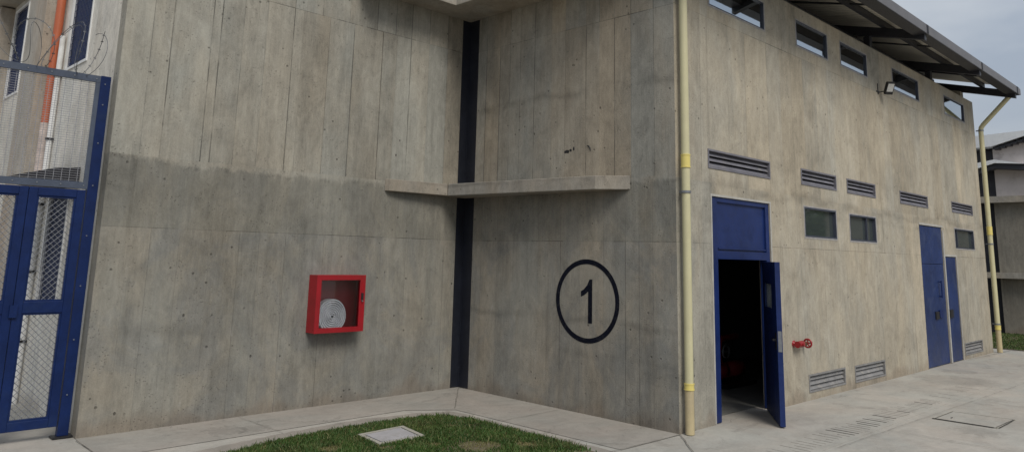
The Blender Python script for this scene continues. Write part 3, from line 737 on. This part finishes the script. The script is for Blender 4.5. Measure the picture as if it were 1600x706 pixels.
# ------------------------------------------------------------------ floodlight
t = thing('floodlight', (12.02, yC, 4.23), 'small black floodlight on a bracket between the upper windows', 'floodlight')
mb = MB().box(11.93, 12.04, yC-.011, yC-.001, 4.205, 4.22); mb.box(11.985, 11.997, yC-.012, yC-.001, 4.17, 4.34)
mb.tube([(12.03,yC-.006,4.21),(12.03,yC-.07,4.215),(12.05,yC-.12,4.225)], .008, 8); mb.build('bracket', M['black'], t)
c = Vector((12.07, yC-.15, 4.262)); nrm = Vector((-.55,-.62,-.56)).normalized(); side = nrm.cross(Vector((0,0,1))).normalized(); up = side.cross(nrm).normalized()
mb = MB().obox(c, side*.062, up*.1, nrm*.024); hd = mb.build('housing', M['black'], t, bevel=.006)
fi = MB()
for k in range(-4, 5): fi.obox(c - nrm*.034 + side*.013*k, side*.002, up*.08, nrm*.009)
fi.build('cooling_fin', M['black'], hd)
MB().obox(c + nrm*.0255 + up*.015, side*.047, up*.064, nrm*.001).build('lens', M['lens'], hd)

# ------------------------------------------------------------------ pump inside the open door
t = thing('fire_pump', (9.35,5.35,0), 'red pump and pipework standing in the dark room behind the open door', 'pump')
MB().box(9.0, 9.75, 5.15, 5.6, .006, .06).build('base', M['black'], t)
mb = MB(); lathe(mb, (9.05,5.35,.2), (1,0,0), [(0,.06),(.02,.1),(.12,.11),(.2,.1),(.22,.05),(.3,.05),(.31,.1),(.6,.1),(.66,.06)]); mb.build('pump_body', M['redin'], t)
mb = MB().tube([(9.15,5.35,.26),(9.15,5.35,.55),(9.2,5.35,.6),(9.7,5.4,.6)], .04, 12); mb.tube([(9.06,5.35,.2),(8.95,5.3,.2),(8.93,5.3,.02)], .04, 12); mb.build('pipework', M['redin'], t)
mb = MB(); ring = [(9.15+.08*math.cos(a), 5.25, .45+.08*math.sin(a)) for a in [k*2*math.pi/20 for k in range(21)]]; mb.tube(ring, .012, 8, False); mb.tube([(9.15,5.25,.45),(9.15,5.35,.45)], .012, 8); mb.tube([(9.07,5.25,.45),(9.23,5.25,.45)], .008, 6)
mb.build('handwheel', M['galv'], t)

# ------------------------------------------------------------------ ground
def sheet(name, poly, z, mat, kind='structure'):
    mb = MB(); mb.add([(x, y, z) for x, y in poly], [tuple(range(len(poly)))]); o = mb.build(name, mat); 
    if kind: o['kind'] = kind
    return o
sheet('ground', [(-400,-400),(400,-400),(400,400),(-400,400)], -.012, M['earth'])
sheet('yard', [(-12,-25),(42,-25),(42,.5),(18.05,.5),(18.05,4.6),(18.05,4.4),(17.9,4.4),(17.9,20),(-12,20)], 0, M['ground'])
sheet('walkway', [(2.13,6.55),(5.05,6.6),(5.48,6.3),(5.5,4.16),(6.396,4.16),(6.396,7.323),(2.17,7.323)], .004, M['walk'])
gedge = [(2.2,5.9),(3.006,6.098),(3.327,6.187),(3.847,6.246),(4.282,6.295),(4.694,6.27),(4.979,6.22),(5.198,6.086),(5.29,5.818),(5.294,5.361),(5.298,4.873),(5.276,4.479),(5.25,4.28),(5.2,3.2),(5.1,1.5),(5.0,-3)]
band0 = [(2.2,6.14),(3.05,6.36),(3.9,6.47),(4.44,6.5),(5.0,6.42),(5.36,6.28),(5.42,6.1),(5.4,5.4),(5.4,4.2),(5.3,3.2),(5.2,1.5),(5.1,-3)]
band = []
for i in range(len(band0)-1):
    a_, b_ = Vector(band0[i]), Vector(band0[i+1]); k_ = max(1, int((b_-a_).length/.07))
    for j in range(k_):
        p = a_.lerp(b_, j/k_); band.append((p.x + random.uniform(-.012,.012), p.y + random.uniform(-.018,.018)))
sheet('walkway_edge', band + gedge[::-1][:], .0065, M['band'])
sheet('lawn_soil', gedge + [(-5,-3),(-5,4.2)], .003 + .0075, M['earth'])
sheet('far_verge', [(18.05,.5),(42,.5),(42,20),(18.05,20)], .012, M['earth'])
mb = MB()
def jl(a, b, w=.012, z=.011):
    a = Vector(a+(z,)); b = Vector(b+(z,)); n_ = (b-a).cross(Vector((0,0,1))).normalized()*w/2
    k = max(2, int((b-a).length/.12)); pa = []; pb = []
    for i in range(k+1):
        p = a.lerp(b, i/k); j = (random.random()-.5)*.008; ww = .5+random.random()*.8
        pa.append(p + n_*ww + n_.normalized()*j); pb.append(p - n_*ww + n_.normalized()*j)
    vs = pa+pb; mb.add(vs, [(i, i+1, k+1+i+1, k+1+i) for i in range(k)])
jl((6.34,7.25),(5.52,6.36),.009); jl((2.15,7.24),(2.13,6.2),.009); jl((6.39,4.16),(5.75,3.58),.009); jl((6.38,4.15),(5.3,4.17),.006)
jl((5.42,5.6),(6.38,5.62),.006); jl((3.6,6.45),(3.58,7.3),.005); 
jl((7.0,2.98),(17,2.7),.004); jl((9.8,3.4),(9.75,4.17),.008); jl((15.35,4.12),(19,4.0),.01); jl((13.2,2.7),(13.3,-3),.008); jl((8.2,2.95),(8.0,-3),.008); jl((18.03,.6),(18.03,4.4),.012)
o = mb.build('pavement_joints', M['joint']); o['kind'] = 'structure'

# grass: thousands of blades in one mesh
import mathutils.noise as mn
def inpoly(x, y, poly):
    c = False; j = len(poly)-1
    for i in range(len(poly)):
        if (poly[i][1] > y) != (poly[j][1] > y) and x < (poly[j][0]-poly[i][0])*(y-poly[i][1])/(poly[j][1]-poly[i][1])+poly[i][0]: c = not c
        j = i
    return c
def grass(name, poly, n, h, z, dry, label, hole=None, wid=.0038):
    mb = MB(); tint = []; xs = [p[0] for p in poly]; ys = [p[1] for p in poly]; c = 0
    rr = random.Random(4)
    while c < n:
        x = rr.uniform(min(xs), max(xs)); y = rr.uniform(min(ys), max(ys))
        if not inpoly(x, y, poly) or (hole and inpoly(x, y, hole)): c += .2; continue
        c += 1
        bald = mn.fractal(Vector((x*2.3, y*2.3, 1)), 1, 2, 3)
        dr = 0
        for (dx, dy, rad) in dry:
            q_ = math.hypot(x-dx, (y-dy))/rad + .5*mn.noise(Vector((x*7, y*7, 0)))
            if q_ < 1: dr = 1-q_*.5
        if dr and rr.random() < .35: continue
        if bald < -.3 and rr.random() < .5: continue
        a = rr.uniform(0, 6.283); hh = h*(rr.uniform(.3,1.1) if rr.random() < .93 else rr.uniform(1.1,1.8))*(.55 if dr else 1)*(1+.35*bald); w = wid*rr.uniform(.6,1.3)
        lx, ly = math.cos(a), math.sin(a); ln = hh*rr.uniform(.15,.9); la = rr.uniform(0, 6.283)
        mx, my = math.cos(la)*ln, math.sin(la)*ln
        mb.add([(x-lx*w,y-ly*w,z),(x+lx*w,y+ly*w,z),(x+mx*.45+lx*w*.7,y+my*.45+ly*w*.7,z+hh*.65),(x+mx*.45-lx*w*.7,y+my*.45-ly*w*.7,z+hh*.65),(x+mx,y+my,z+hh)], [(0,1,2,3),(3,2,4)])
        tt = min(1, max(0, (dr*.8 + rr.uniform(-.1,.22) + .3*max(0, bald)))) if rr.random() < .9 else .7
        tint += [tt, tt]
    mb.at = {'tint': tint}
    o = mb.build(name, M['grass']); return tag(o, label, 'grass', kind='stuff')
mh = [(4.05,5.62),(4.46,5.62),(4.53,5.985),(4.09,5.965)]
gpoly = []
for i in range(12):
    a_, b_ = Vector(gedge[i]), Vector(gedge[i+1]); k_ = max(1, int((b_-a_).length/.05))
    for j in range(k_):
        p = a_.lerp(b_, j/k_); n1 = mn.noise(Vector((p.x*6, p.y*6, 2)))*.03 + random.uniform(-.008,.008); gpoly.append((p.x+n1, p.y+n1))
gpoly = gpoly + [(3.6,4.28),(2.2,5.1)]
grass('lawn_grass', gpoly, 85000, .028, .0105, [(4.62,4.98,.17),(3.6,5.66,.1),(3.95,5.42,.07),(4.95,4.75,.1),(4.93,5.72,.05),(4.35,5.25,.06)], 'short green lawn with a few dry patches in the corner of the walkway', hole=[(3.975,5.53),(4.475,5.53),(4.555,5.97),(4.02,5.945)])
grass('lawn_grass', gedge[11:]+[(-4,-3),(-4,3),(2.2,5.1),(3.6,4.28)], 16000, .045, .0105, [], 'rest of the short lawn running out in front of the building', wid=.009)
grass('verge_grass', [(18.05,4.37),(20.6,4.92),(26,4.92),(26,1.0),(22.28,1.0),(22.28,7.5),(18.05,7.5)], 1, .05, .012, [], 'x') if False else None
grass('verge_grass', [(18.06,.55),(22.28,.55),(22.28,7.0),(18.06,7.0)], 45000, .022, .0125, [], 'strip of green grass at the foot of the neighbouring building', wid=.009)
# ------------------------------------------------------------------ covers and drain
def cover(quad, z, label, mat, rim, t=.02, gap=.045):
    c = [sum(p[0] for p in quad)/4, sum(p[1] for p in quad)/4]
    o = thing('manhole_cover', (c[0], c[1], 0), label, 'manhole cover')
    f = MB(); q0 = [Vector((p[0], p[1], z)) for p in quad]; cc = Vector((c[0], c[1], z))
    q1 = [cc + (p-cc)*(1-rim) for p in q0]; q2 = [cc + (p-cc)*(1-rim-gap) for p in q0]
    for i in range(4):
        j = (i+1) % 4; f.prism([q0[i], q0[j], q1[j], q1[i]], (0,0,t))
    f.build('rim', M['coverrim'], o)
    MB().prism([tuple(p) for p in [cc+(p-cc)*(1-rim-.001) for p in q0]], (0,0,t*.15)).build('gap', M['slot'], o)
    MB().prism([tuple(p) for p in q2], (0,0,t*.92)).build('lid', mat, o)
    return o, cc
cover([(3.98,5.53),(4.47,5.535),(4.55,5.965),(4.03,5.935)], .011, 'pale square concrete manhole cover set in the lawn', M['cover'], .17, .014, .065)
o, cc = cover([(9.21,2.26),(9.88,2.24),(9.83,2.85),(9.22,2.86)], .0015, 'flush concrete inspection cover in the yard, lower right', M['ground'], .03, .006, .06)
MB().box(9.205, 9.222, 2.29, 2.86, .0046, .0088).build('open_joint', M['slot'], o); MB().box(9.23, 9.86, 2.243, 2.252, .0046, .0088).build('open_joint', M['slot'], o)
MB().box(9.37, 9.42, 2.72, 2.73, .0, .0125).build('lifting_slot', M['slot'], o)
o = thing('drain_channel', (9.5, 3.23, 0), 'slotted concrete drain channel running parallel to the long wall', 'drain')
MB().box(6.2, 12.3, 3.03, 3.42, .0005, .0045).build('channel_slab', M['ground'], o)
x = 6.45
while x < 12.2:
    k = random.random(); strong = .004 + .006*k**2 + (.014 if random.random() < .12 else 0)
    if 10.4 < x < 12.2 and random.random() < .62: x += .09; continue
    y0_ = 3.10 + random.uniform(-.02,.03); y1_ = 3.35 + random.uniform(-.03,.015)
    if random.random() < .25: y1_ -= random.uniform(.03,.15)
    MB().box(x, x+strong, y0_, y1_, .0046, .0062).build('slot', M['slot' if strong > .013 else 'slotlt'], o); x += .096

# ------------------------------------------------------------------ neighbouring building
nb = thing('neighbouring_building', (22.3, 3.0, 0), 'neighbouring grey and pale pink building beyond the far downpipe, with white roof sheets', 'building')
X0 = 22.3
mb = MB().box(X0, 30, -1, 5.12, 0, 3.2); plain(mb).build('wall', M['far'], nb)
MB().box(X0+.05, X0+.2, 5.122, 5.45, 0, 3.2).build('dark_recess', M['navy'], nb)
mb = MB().box(X0+.1, 30, 5.45, 9, 0, 3.2); plain(mb).build('side_wall', M['far'], nb)
mb = MB().box(X0-.25, X0-.002, -1, 5.4, 1.34, 1.48); plain(mb).build('ledge', M['slab'], nb)
mb = MB().box(X0-.2, 30, -1.2, 7.0, 3.203, 3.36); plain(mb).build('ledge', M['slab'], nb)
MB().prism([(X0+.02,5.05,3.363),(X0+.02,5.05,4.58),(X0+.02,2.2,5.3),(X0+.02,-1,4.5),(X0+.02,-1,3.363)], (7,0,0)).build('upper_wall', M['pink'], nb)
MB().box(X0+.06, 24, 5.052, 5.6, 3.363, 4.56).build('upper_side_wall', M['steel'], nb)
mb = MB().prism([(X0-.3,5.32,3.93),(X0-.3,4.98,4.05),(X0-.3,-1.2,3.35),(X0-.3,-1.2,3.50),(X0-.3,4.95,4.17),(X0-.3,5.32,4.04)], (.28,0,0)); mb.build('dark_eave_strip', M['steel'], nb)  # dark steel beam at the eave
mb = MB().prism([(X0-.35,5.4,4.05),(X0-.35,4.95,4.18),(X0-.35,4.3,4.12),(X0-.35,4.95,4.27),(X0-.35,5.4,4.2)], (.36,0,0)); mb.build('lean_to_roof', M['roofwhite'], nb)
# upper roof: edge climbs to the right, with stepped shadow line
mb = MB().prism([(X0-.3,5.5,4.60),(X0-.3,5.0,4.61),(X0-.3,4.34,4.80),(X0-.3,2.2,5.38),(X0-.3,2.2,5.46),(X0-.3,3.4,5.10),(X0-.3,4.3,4.95),(X0-.3,5.5,4.90)], (3,0,0))
mb.build('upper_roof', M['roofwhite'], nb)
mb = MB()
for k in range(14):
    y_ = 4.98 - k*.13; z_ = 4.60 + k*.035
    mb.box(X0-.24, X0+.1, y_-.13, y_, z_-.055, z_-.001)
mb.build('roof_edge_shadow', M['steel'], nb)  # dark stepped boxes stand for the shadow line under the roof edge

# ------------------------------------------------------------------ trees that the low panes mirror
def tree(loc, h, r, label, seed):
    rr = random.Random(seed); t = thing('tree', loc, label, 'tree', 'trees across the yard mirrored in the panes')
    x, y, _ = loc; mb = MB(); mb.tube([(x,y,-.01),(x+.1,y,h*.3),(x,y+.1,h*.6)], [.22,.15,.06], 8)
    for k in range(6):
        a = rr.uniform(0,6.28); mb.tube([(x+.05,y,h*.35),(x+math.cos(a)*r*.6,y+math.sin(a)*r*.6,h*rr.uniform(.5,.8))], [.09,.02], 6)
    mb.build('trunk', M['bark'], t)
    lf = MB(); tint = []
    cl = [(rr.gauss(0,.45)*r, rr.gauss(0,.45)*r, h*(.62+rr.gauss(0,.15))) for _ in range(26)]
    for _ in range(5200):
        c_ = rr.choice(cl); p = Vector((x+c_[0]+rr.gauss(0,.2)*r, y+c_[1]+rr.gauss(0,.2)*r, c_[2]+rr.gauss(0,.13)*r))
        if p.z < .6: continue
        a = Vector((rr.gauss(0,1),rr.gauss(0,1),rr.gauss(0,1))).normalized()*.1; b = a.orthogonal().normalized()*.055
        lf.add([p-a, p+b, p+a, p-b], [(0,1,2,3)]); tint.append(rr.random()*.5)
    lf.at = {'tint': tint}; lf.build('crown', M['leaf'], t)
for i, (x, y, h, r) in enumerate([(30,.5,2.5,1.6),(31,-2.5,4.2,2.0),(33,-6.5,5.0,2.4),(33,-10.5,4.4,2.2),(32,-15,4.8,2.4)]):
    tree((x,y,0), h, r, ['low round green tree nearest the neighbouring building', 'second tree of the row across the yard, lower than the rest', 'tallest tree of the row, in its middle', 'fourth tree of the row across the yard', 'tree at the far end of the row across the yard'][i], 30+i)

# ------------------------------------------------------------------ sky, sun, camera
w = bpy.data.worlds.new('World'); scene.world = w; w.use_nodes = True
nt = w.node_tree; nt.nodes.clear()
out = nt.nodes.new('ShaderNodeOutputWorld'); bg = nt.nodes.new('ShaderNodeBackground')
sky = nt.nodes.new('ShaderNodeTexSky'); sky.sky_type = 'NISHITA'; sky.sun_disc = False
SUN_AZ, SUN_EL = R(-112), R(47)        # direction towards the sun, azimuth from +x
sky.sun_elevation = SUN_EL; sky.sun_rotation = R(90) - SUN_AZ
sky.air_density = 1.2; sky.dust_density = 3
tc = nt.nodes.new('ShaderNodeTexCoord'); mp = nt.nodes.new('ShaderNodeMapping'); mp.inputs['Scale'].default_value = (1.2,1.2,3.2)
nz = nt.nodes.new('ShaderNodeTexNoise'); nz.inputs['Scale'].default_value = 2.4; nz.inputs['Detail'].default_value = 7; nz.inputs['Roughness'].default_value = .5; nz.inputs['Distortion'].default_value = .4
nt.links.new(tc.outputs['Generated'], mp.inputs[0]); nt.links.new(mp.outputs[0], nz.inputs['Vector'])
cr = nt.nodes.new('ShaderNodeValToRGB'); cr.color_ramp.elements[0].position = .36; cr.color_ramp.elements[0].color = (3.2,3.65,4.35,1)
cr.color_ramp.elements[1].position = .64; cr.color_ramp.elements[1].color = (4.9,5.2,5.55,1)
nt.links.new(nz.outputs[0], cr.inputs[0])
mx = nt.nodes.new('ShaderNodeMix'); mx.data_type = 'RGBA'; mx.inputs[0].default_value = .88
nt.links.new(sky.outputs[0], mx.inputs[6]); nt.links.new(cr.outputs[0], mx.inputs[7]); sx = nt.nodes.new('ShaderNodeSeparateXYZ'); nt.links.new(tc.outputs['Generated'], sx.inputs[0])
mr = nt.nodes.new('ShaderNodeMapRange'); mr.inputs[1].default_value = .0; mr.inputs[2].default_value = 1; mr.inputs[3].default_value = .8; mr.inputs[4].default_value = 1.15; nt.links.new(sx.outputs[2], mr.inputs[0])
vm = nt.nodes.new('ShaderNodeVectorMath'); vm.operation = 'SCALE'; nt.links.new(mx.outputs[2], vm.inputs[0]); nt.links.new(mr.outputs[0], vm.inputs['Scale'])
nt.links.new(vm.outputs[0], bg.inputs[0])
bg.inputs[1].default_value = .1; nt.links.new(bg.outputs[0], out.inputs[0])
sd = bpy.data.lights.new('sun', 'SUN'); sd.energy = 1.75; sd.angle = R(26); sd.color = (1,.95,.87)
so = bpy.data.objects.new('sun', sd); col.objects.link(so)
dirv = Vector((math.cos(SUN_EL)*math.cos(SUN_AZ), math.cos(SUN_EL)*math.sin(SUN_AZ), math.sin(SUN_EL)))
so.rotation_euler = dirv.to_track_quat('Z', 'Y').to_euler(); so.location = (0,0,20)

cd = bpy.data.cameras.new('camera'); cam = bpy.data.objects.new('camera', cd); col.objects.link(cam); scene.camera = cam
az, pit, rol, f = R(45.45109768), R(10.29139523), R(1.41615108), 1184.1
fw = Vector((math.cos(pit)*math.cos(az), math.cos(pit)*math.sin(az), math.sin(pit))); r_ = Vector((math.sin(az), -math.cos(az), 0)); u_ = r_.cross(fw)
r2 = r_*math.cos(rol) + u_*math.sin(rol); u2 = -r_*math.sin(rol) + u_*math.cos(rol)
mt = Matrix((r2, u2, -fw)).transposed().to_4x4(); mt.translation = Vector((0,0,1.6))*U
cam.matrix_world = mt
cd.sensor_width = 36; cd.lens = f/1600*36; cd.shift_y = -(353-183.95)/1600; cd.clip_start = .05; cd.clip_end = 2000
scene.view_settings.view_transform = 'Standard'; scene.view_settings.look = 'None'; scene.view_settings.gamma = 1; scene.view_settings.exposure = 0.42
scene.cycles.max_bounces = 8; scene.cycles.use_denoising = True
